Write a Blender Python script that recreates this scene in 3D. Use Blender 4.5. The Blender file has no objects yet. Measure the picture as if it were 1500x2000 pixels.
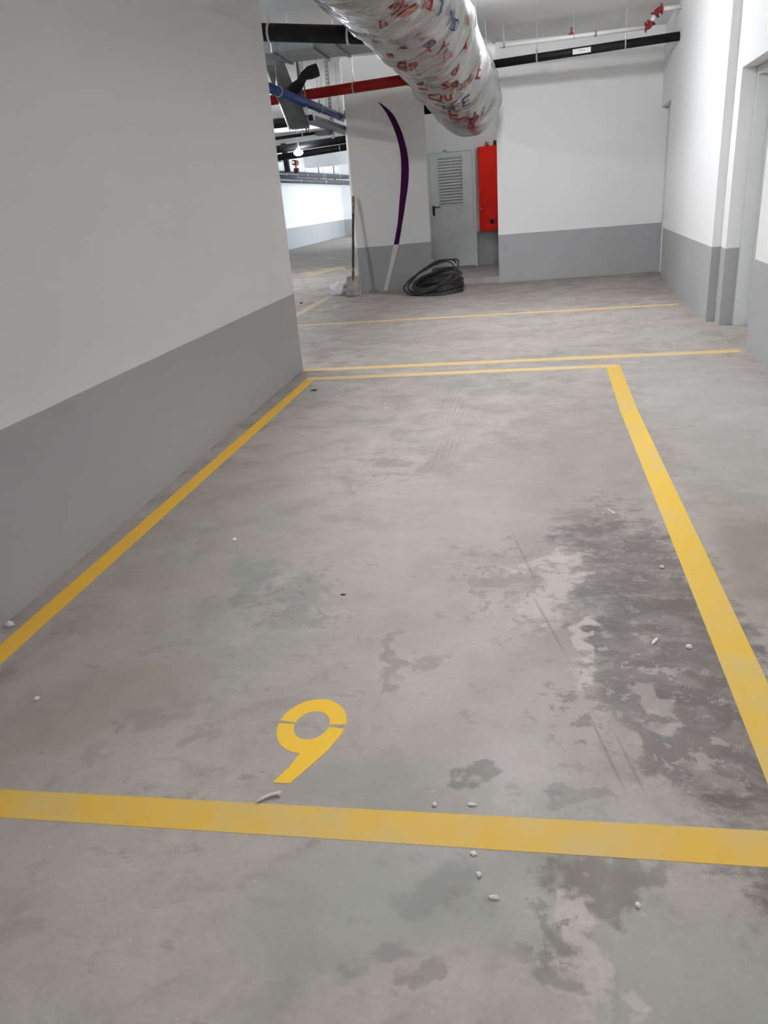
import bpy, bmesh, math, random
from mathutils import Vector, Matrix, noise
random.seed(4)
S = bpy.context.scene
COL = S.collection
PI = math.pi

# ------------------------------------------------------------------ helpers
def link(o):
    COL.objects.link(o); return o

def meta(o, label=None, cat=None, group=None, kind=None):
    if label: o['label'] = label
    if cat: o['category'] = cat
    if group: o['group'] = group
    if kind: o['kind'] = kind
    return o

def thing(name, label, cat, loc=(0, 0, 0), group=None):
    o = link(bpy.data.objects.new(name, None))
    o.location = loc; o.empty_display_size = .1
    return meta(o, label, cat, group)

def obj(name, bm, m, parent=None, smooth=False):
    me = bpy.data.meshes.new(name)
    bmesh.ops.recalc_face_normals(bm, faces=bm.faces[:])
    bm.to_mesh(me); bm.free()
    if smooth:
        for p in me.polygons: p.use_smooth = True
    me.materials.append(m)
    o = link(bpy.data.objects.new(name, me))
    if parent is not None:
        o.parent = parent
        # geometry is written in world coordinates: bring it to the thing's base
        if isinstance(parent, bpy.types.Object):
            off = Vector((0, 0, 0)); q = parent
            while q is not None:
                off += q.location; q = q.parent
            me.transform(Matrix.Translation(-off))
    return o

def BM(): return bmesh.new()

def box(bm, x0, x1, y0, y1, z0, z1):
    v = [bm.verts.new(p) for p in ((x0, y0, z0), (x1, y0, z0), (x1, y1, z0), (x0, y1, z0),
                                   (x0, y0, z1), (x1, y0, z1), (x1, y1, z1), (x0, y1, z1))]
    for f in ((0, 3, 2, 1), (4, 5, 6, 7), (0, 1, 5, 4), (1, 2, 6, 5), (2, 3, 7, 6), (3, 0, 4, 7)):
        bm.faces.new([v[i] for i in f])
    return v

def prism(bm, pts, z0, z1):
    a = [bm.verts.new((p[0], p[1], z0)) for p in pts]
    b = [bm.verts.new((p[0], p[1], z1)) for p in pts]
    n = len(pts)
    bm.faces.new(a[::-1]); bm.faces.new(b)
    for i in range(n):
        bm.faces.new((a[i], a[(i+1) % n], b[(i+1) % n], b[i]))

def obox(bm, o, ux, uy, uz, sx, sy, sz):
    """box centred at o, with axes and full sizes"""
    o = Vector(o); ux = Vector(ux).normalized(); uy = Vector(uy).normalized(); uz = Vector(uz).normalized()
    vs = []
    for c in (-.5, .5):
        for a, b in ((-.5, -.5), (.5, -.5), (.5, .5), (-.5, .5)):
            vs.append(bm.verts.new(o + ux*sx*a + uy*sy*b + uz*sz*c))
    for f in ((0, 3, 2, 1), (4, 5, 6, 7), (0, 1, 5, 4), (1, 2, 6, 5), (2, 3, 7, 6), (3, 0, 4, 7)):
        bm.faces.new([vs[i] for i in f])

def tube(bm, pts, r, n=16, cap=True, closed=False):
    pts = [Vector(p) for p in pts]
    rad = r if isinstance(r, (list, tuple)) else [r]*len(pts)
    N = len(pts); rings = []
    prev = None
    for i, p in enumerate(pts):
        a = pts[(i-1) % N] if (i > 0 or closed) else p
        b = pts[(i+1) % N] if (i < N-1 or closed) else p
        t = (b-a).normalized()
        if prev is None:
            h = Vector((0, 0, 1)) if abs(t.z) < .9 else Vector((1, 0, 0))
            u = t.cross(h).normalized()
        else:
            u = (prev - t*prev.dot(t)).normalized()
        prev = u; w = t.cross(u)
        rings.append([bm.verts.new(p + (u*math.cos(2*PI*k/n) + w*math.sin(2*PI*k/n))*rad[i]) for k in range(n)])
    for i in range(N if closed else N-1):
        A, B = rings[i], rings[(i+1) % N]
        for k in range(n):
            bm.faces.new((A[k], A[(k+1) % n], B[(k+1) % n], B[k]))
    if cap and not closed:
        bm.faces.new(rings[0][::-1]); bm.faces.new(rings[-1])

def arc(p, a, b, n=8):
    """rounded corner from a through p to b (quadratic)"""
    p, a, b = Vector(p), Vector(a), Vector(b)
    return [(1-t)**2*a + 2*t*(1-t)*p + t*t*b for t in [i/n for i in range(n+1)]]

# ------------------------------------------------------------------ materials
def lin(r, g, b):
    f = lambda c: (c/12.92 if c <= .04045 else ((c+.055)/1.055)**2.4)
    return (f(r/255), f(g/255), f(b/255))

class NT:
    def __init__(s, name):
        s.m = bpy.data.materials.new(name); s.m.use_nodes = True
        s.t = s.m.node_tree; s.n = s.t.nodes; s.l = s.t.links
        s.b = s.n['Principled BSDF']
        s.co = None
    def node(s, typ, **kw):
        x = s.n.new(typ)
        for k, v in kw.items(): setattr(x, k, v)
        return x
    def put(s, inp, v):
        if isinstance(v, bpy.types.NodeSocket): s.l.new(v, inp)
        elif v is not None:
            if inp.type == 'RGBA' and len(v) == 3: v = (*v, 1)
            inp.default_value = v
    def coord(s):
        if s.co is None: s.co = s.node('ShaderNodeTexCoord').outputs['Object']
        return s.co
    def noise(s, scale, detail=4, rough=.55, vec=None, dist=0., col=False):
        x = s.node('ShaderNodeTexNoise'); x.inputs['Scale'].default_value = scale
        x.inputs['Detail'].default_value = detail; x.inputs['Roughness'].default_value = rough
        x.inputs['Distortion'].default_value = dist
        s.l.new(vec if vec is not None else s.coord(), x.inputs['Vector'])
        return x.outputs['Color' if col else 'Fac']
    def ramp(s, v, a, b, lo=0., hi=1., smooth=True):
        x = s.node('ShaderNodeMapRange'); x.interpolation_type = 'SMOOTHSTEP' if smooth else 'LINEAR'
        s.put(x.inputs['Value'], v)
        for k, q in (('From Min', a), ('From Max', b), ('To Min', lo), ('To Max', hi)): s.put(x.inputs[k], q)
        return x.outputs[0]
    def math(s, op, a, b=None):
        x = s.node('ShaderNodeMath', operation=op); s.put(x.inputs[0], a)
        if b is not None: s.put(x.inputs[1], b)
        return x.outputs[0]
    def mix(s, f, a, b, mode='MIX'):
        x = s.node('ShaderNodeMix', data_type='RGBA', blend_type=mode)
        s.put(x.inputs[0], f); s.put(x.inputs[6], a); s.put(x.inputs[7], b)
        return x.outputs[2]
    def scaled(s, sc, rot=(0, 0, 0), loc=(0, 0, 0), vec=None, typ='POINT'):
        x = s.node('ShaderNodeMapping', vector_type=typ)
        x.inputs['Scale'].default_value = sc; x.inputs['Rotation'].default_value = rot
        x.inputs['Location'].default_value = loc
        s.l.new(vec if vec is not None else s.coord(), x.inputs['Vector'])
        return x.outputs[0]
    def blob(s, vec, x, y, rx, ry, rot=0, soft=.4, rag=None):
        m = s.scaled((rx, ry, 50), (0, 0, math.radians(rot)), (x, y, 0), vec, 'TEXTURE')
        L = s.node('ShaderNodeVectorMath', operation='LENGTH'); s.l.new(m, L.inputs[0])
        v = L.outputs['Value']
        if rag is not None: v = s.math('ADD', v, rag)
        return s.ramp(v, 1+soft, max(0, 1-soft), 0, 1)
    def bump(s, h, strength=.3, dist=.01):
        x = s.node('ShaderNodeBump'); x.inputs['Strength'].default_value = strength
        x.inputs['Distance'].default_value = dist
        s.put(x.inputs['Height'], h); s.l.new(x.outputs[0], s.b.inputs['Normal'])
    def fin(s, col=None, rough=None, metal=None, spec=None):
        if col is not None: s.put(s.b.inputs['Base Color'], col)
        if rough is not None: s.put(s.b.inputs['Roughness'], rough)
        if metal is not None: s.put(s.b.inputs['Metallic'], metal)
        if spec is not None: s.put(s.b.inputs['Specular IOR Level'], spec)
        return s.m

def simple(name, col, rough=.5, metal=0., var=.12, scale=8., spec=None, bump=0.):
    m = NT(name)
    f = m.noise(scale, 5)
    c = m.mix(m.ramp(f, .3, .7), tuple(x*(1-var) for x in col), tuple(min(1, x*(1+var)) for x in col))
    if bump: m.bump(f, bump, .004)
    return m.fin(c, rough, metal, spec)

WHITE = (.82, .82, .81); GREY = (.40, .40, .40)
def wall_mat(name, h, white=WHITE, grey=GREY):
    m = NT(name)
    x = m.node('ShaderNodeSeparateXYZ'); m.l.new(m.coord(), x.inputs[0])
    wob = m.ramp(m.noise(3., 2), 0, 1, -.004, .004, False)
    z = m.math('ADD', x.outputs['Z'], wob)
    f = m.ramp(z, h-.003, h+.003, 0, 1, False)
    big = m.ramp(m.noise(.7, 3), .3, .7)
    w = m.mix(big, tuple(c*.97 for c in white), white)
    g = m.mix(big, tuple(c*.94 for c in grey), grey)
    m.bump(m.noise(90, 3), .06, .002)
    return m.fin(m.mix(f, g, w), .62, 0, .3)

M = {}
M['wall_l'] = wall_mat('paint_left', .703)
M['wall'] = wall_mat('paint_two_tone', .733)
M['wall_p'] = wall_mat('paint_panel', .758)
M['wall_f'] = wall_mat('paint_far', .77)
M['ceil'] = simple('ceiling_paint', (.85, .85, .84), .8, 0, .05, 1.2, .2)
M['door'] = simple('door_grey', (.76, .785, .775), .45, 0, .03, 3)
M['doorw'] = simple('door_white', (.66, .67, .66), .45, 0, .03, 3)
M['black'] = simple('black_rubber', (.012, .012, .013), .55, 0, .3, 6, .2)
M['black_m'] = simple('black_plastic', (.02, .02, .021), .35)
M['cable'] = simple('cable_black', (.035, .032, .031), .5, 0, .35, 9)
M['galv'] = simple('galvanised_steel', (.40, .43, .43), .42, .75, .2, 14)
M['tray'] = simple('tray_steel', (.15, .158, .148), .5, .3, .15, 6)
M['traydark'] = simple('tray_blue_grey', (.16, .18, .22), .45, .35, .2, 6)
M['rod'] = simple('zinc_rod', (.55, .57, .57), .35, .8, .15, 20)
M['ductblue'] = simple('duct_blue_grey', (.30, .36, .38), .42, .4, .12, 4)
M['blue'] = simple('blue_pipe_paint', (.03, .075, .27), .38, 0, .2, 5)
M['red'] = simple('red_pipe_paint', (.30, .014, .009), .5, 0, .15, 5, .2)
M['redbox'] = simple('red_cabinet_paint', (.78, .022, .010), .55, 0, .06, 3, .1)
M['redfit'] = simple('red_fitting', (.24, .014, .018), .4, 0, .25, 20)
M['whitep'] = simple('white_pipe_paint', (.74, .74, .70), .4, 0, .06, 4)
M['greyp'] = simple('grey_insulation', (.032, .037, .047), .45, 0, .25, 5)
M['brass'] = simple('brass', (.42, .25, .09), .4, .8)
M['wood'] = simple('worn_wood', (.075, .045, .032), .65, 0, .45, 11)
M['woodtop'] = simple('worn_wood_pale', (.30, .20, .13), .65, 0, .3, 11)
M['steel'] = simple('dusty_steel', (.33, .32, .30), .55, .25, .25, 13)
M['bag'] = simple('white_plastic_bag', (.86, .86, .88), .4, 0, .08, 9)
M['chip'] = simple('white_chip', (.66, .64, .60), .7, 0, .1, 40)
M['twig'] = simple('brown_scrap', (.035, .028, .022), .8)
M['string'] = simple('pale_string', (.60, .57, .54), .8, 0, .1, 40)
M['purple'] = simple('purple_stripe', (.052, .005, .055), .6, 0, .05, 4, .12)
M['whitestripe'] = simple('white_stripe', (.66, .655, .64), .55, 0, .04, 4)
M['dark'] = simple('dark_void', (.015, .015, .015), .8)
M['label'] = simple('label_plate', (.75, .75, .73), .4, 0, .03)
M['ink'] = simple('label_ink', (.03, .03, .03), .6)

def emis(name, col, st):
    m = NT(name)
    m.put(m.b.inputs['Emission Color'], col); m.b.inputs['Emission Strength'].default_value = st
    return m.fin((.8, .8, .8), .5)
for _k, _v in (('a', 240.), ('b', 220.), ('c', 56.), ('d', 120.), ('hall', 260.), ('alcove', 66.)):  # hall and alcove entries serve unseen lamps added for fill
    M['lamp_'+_k] = emis('lamp_diffuser_'+_k, (.96, .985, 1.04), _v)
M['lampfar'] = emis('lamp_diffuser_far', (.95, .985, 1.05), 95.)

# yellow paint with worn patches
def yellow(name, base, pale, amt):
    m = NT(name)
    n = m.noise(2.2, 5, .6); n2 = m.noise(9, 4, .6)
    f = m.ramp(m.math('ADD', m.math('MULTIPLY', n, .7), m.math('MULTIPLY', n2, .3)), .40, .62, 0, amt)
    c = m.mix(f, base, pale)
    chip = m.ramp(m.noise(38, 4, .7), .70, .76, 0, .55)
    c = m.mix(chip, c, (.40, .36, .30))
    return m.fin(c, .6, 0, .3)
M['y_line'] = yellow('yellow_line_paint', (.59, .36, .045), (.53, .365, .125), 1.)
M['y_right'] = yellow('yellow_line_paint_fresh', (.60, .375, .042), (.55, .39, .125), .9)
M['y_left'] = yellow('yellow_line_paint_shaded_side', (.72, .40, .035), (.68, .40, .06), .6)
M['y_pale'] = yellow('yellow_line_paint_dusty', (.62, .42, .16), (.58, .43, .24), 1.)
M['y_faint'] = yellow('yellow_line_paint_faint', (.52, .40, .24), (.47, .39, .28), 1.)
M['y_nine'] = yellow('yellow_number_paint', (.77, .45, .010), (.70, .44, .05), .6)

# concrete floor
def floor_mat():
    m = NT('power_floated_concrete')
    co = m.coord()
    warp = m.noise(2.6, 3, .62, col=True)
    w2 = m.node('ShaderNodeVectorMath', operation='SUBTRACT'); m.l.new(warp, w2.inputs[0]); w2.inputs[1].default_value = (.5, .5, .5)
    w3 = m.node('ShaderNodeVectorMath', operation='SCALE'); m.l.new(w2.outputs[0], w3.inputs[0]); w3.inputs['Scale'].default_value = .42
    w4 = m.node('ShaderNodeVectorMath', operation='ADD'); m.l.new(co, w4.inputs[0]); m.l.new(w3.outputs[0], w4.inputs[1])
    P = w4.outputs[0]
    fine_w = m.noise(14, 2, .6, col=True)
    f2 = m.node('ShaderNodeVectorMath', operation='SUBTRACT'); m.l.new(fine_w, f2.inputs[0]); f2.inputs[1].default_value = (.5, .5, .5)
    f3 = m.node('ShaderNodeVectorMath', operation='SCALE'); m.l.new(f2.outputs[0], f3.inputs[0]); f3.inputs['Scale'].default_value = .16
    f4 = m.node('ShaderNodeVectorMath', operation='ADD'); m.l.new(P, f4.inputs[0]); m.l.new(f3.outputs[0], f4.inputs[1])
    Q = f4.outputs[0]
    A = (.455, .398, .362); G = (.345, .345, .315); D = (.118, .102, .090); L = (.53, .478, .438); BR = (.205, .172, .135)
    n1 = m.noise(1.15, 4, .55); n2 = m.noise(3.6, 4, .66, dist=.5); n3 = m.noise(15, 4, .68); n4 = m.noise(75, 2, .6)
    n5 = m.noise(7.5, 4, .7, vec=m.scaled((.75, 1.35, 1), (0, 0, .5), (3, 7, 0)), dist=.8)
    rag1 = m.math('ADD', m.math('MULTIPLY', m.math('SUBTRACT', n5, .5), .9), m.math('MULTIPLY', m.math('SUBTRACT', n3, .5), 1.5))
    rag2 = m.math('MULTIPLY', m.math('SUBTRACT', n3, .5), 2.2)
    c = m.mix(m.ramp(n1, .40, .62, 0, .70), A, G)
    c = m.mix(m.ramp(n2, .48, .70, 0, .60), c, (.27, .245, .222))
    c = m.mix(m.ramp(n2, .46, .30, 0, .45), c, L)
    c = m.mix(m.ramp(n5, .52, .70, 0, .38), c, (.255, .235, .213))
    c = m.mix(m.ramp(n5, .44, .32, 0, .30), c, L)
    c = m.mix(m.ramp(n3, .35, .75, -.0, .26), c, (.27, .25, .23))
    def add(c, f, col, amt):
        return m.mix(m.math('MULTIPLY', f, amt), c, col)
    # broad zones
    c = add(c, m.blob(P, .15, 3.9, .62, 1.35, -6, .55, rag1), (.265, .238, .215), .88)
    c = add(c, m.math('MULTIPLY', m.blob(P, .44, 2.25, .27, 1.0, 8, .32, rag1), m.ramp(n5, .66, .40, .68, 1)), D, .95)
    c = add(c, m.blob(P, 1.35, 5.2, .55, 1.6, 10, .5), (.42, .42, .395), .75)
    c = add(c, m.blob(P, 1.1, 3.9, .28, .75, 0, .5), (.30, .30, .275), .6)
    c = add(c, m.blob(P, .95, 2.75, .26, .6, 0, .5), BR, .7)
    c = add(c, m.blob(P, -.45, 2.9, .45, 1.1, 0, .6), (.44, .40, .37), .55)
    c = add(c, m.blob(P, -.15, 1.75, .35, .35, 0, .5), (.45, .412, .38), .6)
    c = add(c, m.blob(P, -.28, 1.18, .30, .16, 20, .6), G, .85)
    c = add(c, m.blob(P, -.42, 1.50, .20, .12, 0, .5), (.27, .265, .24), .6)
    c = add(c, m.blob(P, .35, 1.02, .25, .16, 0, .5), G, .7)
    c = add(c, m.blob(P, -1.5, 3.0, .35, 1.5, 4, .6, rag1), (.335, .30, .275), .5)
    c = add(c, m.blob(P, -1.35, 1.75, .32, .12, 30, .6), (.31, .27, .23), .55)
    # damp spots and stains with ragged edges
    for (x, y, rx, ry, rot, col, amt) in (
        (-1.14, 2.62, .10, .16, 20, (.27, .28, .26), .75), (-1.10, 2.38, .11, .07, 0, (.25, .255, .235), .75),
        (-.88, 2.46, .10, .12, 0, (.26, .265, .245), .7), (-.83, 2.28, .08, .07, 0, (.25, .25, .23), .6),
        (.12, 1.235, .085, .05, -10, (.185, .160, .138), .85), (.20, 1.25, .06, .03, 0, (.22, .20, .175), .7),
        (.055, 1.10, .022, .075, 15, (.20, .185, .165), .7), (.13, 1.10, .03, .035, 30, (.24, .205, .165), .8),
        (.11, 1.16, .05, .05, 20, L, .85), (.15, 1.06, .03, .06, 30, L, .8), (.09, 1.00, .06, .05, 0, L, .6),
        (.04, .99, .05, .03, 0, (.20, .185, .17), .7),
        (.10, 2.55, .07, .30, -14, L, .8), (.18, 2.15, .045, .18, -12, L, .95), (.05, 2.75, .12, .05, 10, L, .6),
        (.27, 1.95, .07, .10, 0, (.17, .152, .135), .75), (.35, 1.70, .13, .16, 0, (.175, .155, .138), .8),
        (.26, 1.72, .05, .08, 0, L, .5), (.33, 1.88, .03, .08, 20, L, .45), (.46, 1.60, .06, .05, 0, (.33, .30, .26), .6),
        (-.80, 4.00, .13, .09, 0, (.22, .20, .18), .65), (-.50, 4.00, .10, .22, 0, (.24, .22, .20), .5),
        (-.18, 2.82, .14, .07, 0, (.25, .228, .208), .5), (-.10, 2.62, .10, .06, 0, (.24, .218, .20), .55),
        (-.44, 2.03, .035, .12, 0, (.25, .23, .21), .7), (-.32, 2.02, .06, .05, 0, (.25, .23, .21), .6),
        (-.14, 1.51, .04, .035, 0, (.19, .172, .155), .75), 
        (.12, 1.43, .05, .02, 0, (.24, .22, .2), .6), (-.22, 1.24, .09, .06, 0, (.24, .235, .215), .5),
        (-.27, 1.02, .05, .04, 0, (.23, .225, .21), .6), (-.19, .95, .03, .03, 0, (.22, .21, .20), .6),
        (-1.15, 1.72, .10, .035, 30, (.28, .255, .235), .6), (-1.25, 2.05, .14, .045, 25, (.29, .265, .245), .55),
        (-.98, 1.62, .08, .03, 30, (.28, .255, .235), .5), (-1.25, 1.55, .05, .08, 0, (.28, .255, .235), .5),
        (-1.45, 1.60, .12, .10, 0, (.36, .31, .25), .4), (1.5, 11.0, .6, .5, 0, (.31, .28, .26), .5),
        (-1.2, 8.1, .7, .25, 0, (.30, .28, .26), .5), (.3, 7.6, 1.0, .3, 0, (.45, .425, .40), .6),
        (.6, 9.0, 1.2, .25, 5, (.46, .435, .41), .5), (.2, 10.2, .9, .2, 0, (.30, .285, .27), .5),
        (1.35, 7.7, .25, .5, 0, (.46, .45, .43), .6)):
        c = add(c, m.blob(Q, x, y, rx, ry, rot, .35, rag2), col, amt)
    fl = m.ramp(n3, .52, .60)
    c = add(c, m.math('MULTIPLY', fl, m.blob(P, -.06, 2.62, .22, .42, 0, .4)), (.215, .195, .178), .6)
    c = add(c, m.math('MULTIPLY', fl, m.blob(P, .14, 1.85, .10, .30, -8, .4)), (.20, .18, .162), .7)
    c = add(c, m.math('MULTIPLY', fl, m.blob(P, -.90, 2.42, .20, .24, 0, .4)), (.22, .215, .20), .6)
    c = add(c, m.math('MULTIPLY', fl, m.blob(P, -.62, 4.0, .35, .35, 0, .4)), (.225, .205, .188), .5)
    c = add(c, m.math('MULTIPLY', fl, m.blob(P, .06, 1.12, .10, .16, 0, .4)), (.20, .185, .168), .7)
    wf = m.ramp(n3, .46, .38)
    c = add(c, m.math('MULTIPLY', wf, m.blob(P, .34, 1.85, .20, .42, 6, .5)), (.43, .395, .36), .65)
    c = add(c, m.math('MULTIPLY', wf, m.blob(P, .40, 2.6, .22, .40, 6, .5)), (.37, .34, .31), .4)
    # drag lines
    for (x0, y0, x1, y1, w) in ((.015, 2.46, .111, 2.10, .006), (.163, 1.80, .229, 1.51, .005), (.226, 1.73, .277, 1.505, .005),
                                (-.07, 3.0, .02, 2.6, .006)):
        L_ = math.hypot(x1-x0, y1-y0)
        a = math.degrees(math.atan2(y1-y0, x1-x0))
        c = add(c, m.blob(m.coord(), (x0+x1)/2, (y0+y1)/2, L_/2, w, a, .35, m.math('MULTIPLY', rag2, .3)), (.20, .182, .165), .5)
    # tyre print: fine ribs inside two patches
    wv = m.node('ShaderNodeTexWave', wave_type='BANDS', bands_direction='X'); wv.inputs['Scale'].default_value = 9.
    wv.inputs['Distortion'].default_value = 2.6; wv.inputs['Detail'].default_value = 1.
    m.l.new(m.scaled((1, .12, 1), (0, 0, math.radians(8))), wv.inputs['Vector'])
    tr = m.math('MAXIMUM', m.blob(P, -.53, 5.35, .09, .55, 10, .4), m.blob(P, -.50, 4.25, .09, .40, -6, .4))
    c = add(c, m.math('MULTIPLY', tr, m.ramp(wv.outputs['Fac'], .35, .7)), (.24, .22, .20), .30)
    # small dark scuffs and pale dust specks
    sc = m.noise(7., 4, .65, vec=m.scaled((1, 1.5, 1)))
    c = m.mix(m.ramp(sc, .61, .70, 0, .45), c, (.22, .20, .185))
    sp = m.noise(46, 2, .5)
    c = m.mix(m.ramp(sp, .72, .78, 0, .55), c, (.56, .53, .50))
    c = m.mix(m.ramp(n4, .3, .8, 0, .16), c, (.23, .215, .2))
    c = m.mix(1., c, (.80, .782, .765), 'MULTIPLY')
    r = m.ramp(n2, .3, .7, .50, .72)
    m.bump(m.noise(22, 2, .6), .10, .006)
    return m.fin(c, r, 0, .32)
M['floor'] = floor_mat()

# plastic-wrapped insulation
def wrap_mat():
    m = NT('clear_film_over_grey_insulation')
    st = m.noise(3., 5, .6, vec=m.scaled((1.6, 4.5, 1.6), (0, .0, .35)))
    st2 = m.noise(9., 4, .6, vec=m.scaled((.8, 5., .8), (0, 0, -.25)))
    b = m.noise(2.2, 4)
    c = m.mix(m.ramp(b, .35, .65), (.25, .245, .235), (.38, .375, .365))
    c = m.mix(m.ramp(st, .60, .70, 0, .7), c, (.70, .70, .70))  # glossy streaks of the film painted into the colour
    pk = m.ramp(m.noise(4.5, 4, .6), .60, .72, 0, .42)
    c = m.mix(pk, c, (.38, .22, .195))
    m.bump(m.math('ADD', st, m.math('MULTIPLY', st2, .7)), .40, .03)
    m.b.inputs['Coat Weight'].default_value = .35; m.b.inputs['Coat Roughness'].default_value = .12
    return m.fin(c, .24, 0, .6)
M['wrap'] = wrap_mat()
M['p_red'] = simple('print_red', (.27, .012, .010), .5, 0, .3, 18, .15)
M['p_pale'] = simple('print_red_faded', (.32, .11, .09), .5, 0, .25, 14, .2)
M['p_blue'] = simple('print_blue', (.025, .035, .16), .5, 0, .3, 18, .15)
M['p_dark'] = simple('print_dark', (.07, .07, .08), .4)

# ------------------------------------------------------------------ setting
CEIL = 3.5
def struct(name, bm, m):
    return meta(obj(name, bm, m), kind='structure')

bm = BM(); box(bm, -9.8, 2.9, -5.5, 40.2, -.25, 0); struct('floor', bm, M['floor'])
bm = BM(); box(bm, -9.8, 2.9, -5.5, 40.2, CEIL, CEIL+.25); struct('ceiling', bm, M['ceil'])

# left wall: free-standing wall whose far end is the corner in the middle of the picture
A = (-2.118, 6.761); B = (-1.855, -5.1)
bm = BM(); prism(bm, [A, B, (B[0]-.3, B[1]), (A[0]-.3, A[1])], 0, CEIL); struct('wall_left', bm, M['wall_l'])
# column
P0 = Vector((-2.845, 12.887)); P1 = Vector((-1.641, 13.231)); U = (P1-P0).normalized(); V = Vector((-U.y, U.x))
bm = BM()
prism(bm, [P0, P1, P1+V*.5, P0+V*.5], 0, CEIL)
bmesh.ops.recalc_face_normals(bm, faces=bm.faces[:])
vert_edges = [e for e in bm.edges if abs(e.verts[0].co.z-e.verts[1].co.z) > 1]
bmesh.ops.bevel(bm, geom=vert_edges, offset=.012, segments=3, affect='EDGES')
column = struct('wall_column', bm, M['wall'])
# painted stripe on the column (front plane, 4 mm proud)
def on_col(s, z, d=.004):
    p = P0 + U*s - V*d
    return (p.x, p.y, z)
so = [(0.518, 2.865), (.580, 2.835), (0.635, 2.79), (.70, 2.735), (0.756, 2.67), (.803, 2.59), (0.842, 2.50), (.880, 2.40), (0.909, 2.287), (.938, 2.16), (0.953, 2.023), (.953, 1.87), (0.938, 1.721), (.907, 1.55), (0.864, 1.379), (.824, 1.20), (0.78, 1.03), (0.707, 0.737)]
si = [(0.518, 2.865), (.552, 2.832), (0.585, 2.79), (.625, 2.735), (0.663, 2.67), (.703, 2.59), (0.740, 2.50), (.775, 2.40), (0.803, 2.287), (.826, 2.16), (0.834, 2.023), (.828, 1.87), (0.812, 1.721), (.790, 1.55), (0.762, 1.379), (.735, 1.20), (0.703, 1.03), (0.622, 0.737)]
def stripe(name, a, b, m):
    bm = BM(); rows = []
    for (p, q) in zip(a, b):
        rows.append([bm.verts.new(on_col(*p)), bm.verts.new(on_col(*q)), bm.verts.new(on_col(*q, d=-.002)), bm.verts.new(on_col(*p, d=-.002))])
    for r, s in zip(rows, rows[1:]):
        for k in range(4):
            bm.faces.new((r[k], r[(k+1) % 4], s[(k+1) % 4], s[k]))
    bm.faces.new(rows[-1])
    bmesh.ops.remove_doubles(bm, verts=bm.verts[:], dist=.0005)
    return obj(name, bm, m, column)
stripe('painted_stripe', so, si, M['purple'])['label'] = 'purple curved painted stripe'
stripe('painted_stripe', [(.707, .737), (.587, .394), (.451, .004)], [(.622, .737), (.517, .394), (.390, .004)], M['whitestripe'])['label'] = 'white lower end of the curved stripe'

# panel wall at the back, right of the alcove
bm = BM(); prism(bm, [(-.515, 13.235), (2.10, 13.466), (2.6, 13.51), (2.6, 13.71), (-.515, 13.435)], 0, CEIL); struct('wall_back', bm, M['wall_p'])
# alcove shell
bm = BM(); prism(bm, [P1+V*.4+U*-.02, P1+V*.4+U*-.2, (-2.25, 15.72), (-2.0, 15.72)], 0, CEIL)
box(bm, -2.25, -.15, 15.72, 15.92, 0, CEIL)
box(bm, -.30, -.15, 13.43, 15.72, 0, CEIL)
struct('wall_alcove', bm, M['wall'])
bm = BM(); prism(bm, [(-1.70, 13.27), (-.515, 13.29), (-.31, 13.44), (-.31, 15.719), (-1.995, 15.719), (-1.79, 13.75)], 0, .1); struct('trim_1', bm, simple('alcove_screed', (.36, .335, .31), .6, 0, .12, 5))

# right wall: far length, nearer length set back, two door recesses
def rx(y): return 1.819 + .0364*(y-6.899)       # nearer plane
bm = BM()
prism(bm, [(1.942, 12.359), (1.790, 8.349), (2.35, 8.349), (2.35, 12.359)], 0, CEIL)
prism(bm, [(1.983, 13.46), (1.942, 12.359), (2.35, 12.359), (2.35, 13.49)], 2.42, CEIL)
prism(bm, [(rx(8.349), 8.349), (1.862, 8.09), (2.35, 8.09), (2.35, 8.349)], 0, CEIL)
prism(bm, [(1.862, 8.09), (rx(6.88), 6.88), (2.35, 6.88), (2.35, 8.09)], 2.26, CEIL)
prism(bm, [(rx(6.88), 6.88), (rx(-5.1), -5.1), (2.35, -5.1), (2.35, 6.88)], 0, CEIL)
struct('wall_right', bm, M['wall'])
# hall beyond
bm = BM(); box(bm, -9.6, -9.2, -5.3, 39.4, 0, CEIL); struct('wall_hall_left', bm, M['wall_f'])
bm = BM(); box(bm, -9.2, -2.0, 39.2, 39.5, 0, CEIL); struct('wall_far', bm, M['wall_f'])
bm = BM(); box(bm, -2.95, -2.75, 13.5, 27.0, 0, CEIL); box(bm, -2.95, -2.75, 27.0, 39.2, 3.1, CEIL)
struct('wall_hall_right', bm, M['wall'])
bm = BM(); box(bm, -9.6, 2.6, -5.4, -5.1, 0, CEIL); struct('wall_behind', bm, M['wall'])
bm = BM(); box(bm, -9.2, -2.95, 33.0, 33.5, 2.99, CEIL); struct('trim_2', bm, M['ceil'])

# ------------------------------------------------------------------ doors
# louvred door in the alcove
X0, X1, YD = -1.905, -1.075, 15.68
dr = thing('door_1', 'grey metal door with upper louvre and black lever handle in the back alcove', 'door', (X0, YD, .1)); dr['kind'] = 'structure'
bm = BM()
box(bm, X0-.05, X0, 15.64, 15.72, .1, 2.24); box(bm, X1, X1+.05, 15.64, 15.72, .1, 2.24); box(bm, X0, X1, 15.64, 15.72, 2.19, 2.24)
obj('door_frame', bm, M['door'], dr)
LX0, LX1, LZ0, LZ1 = -1.755, -1.255, 1.235, 2.125
bm = BM()
box(bm, X0+.004, LX0, 15.665, 15.71, .112, 2.186); box(bm, LX1, X1-.004, 15.665, 15.71, .112, 2.186)
box(bm, LX0, LX1, 15.665, 15.71, .112, LZ0); box(bm, LX0, LX1, 15.665, 15.71, LZ1, 2.186)
leaf = obj('door_leaf', bm, M['door'], dr)
bm = BM()
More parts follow.
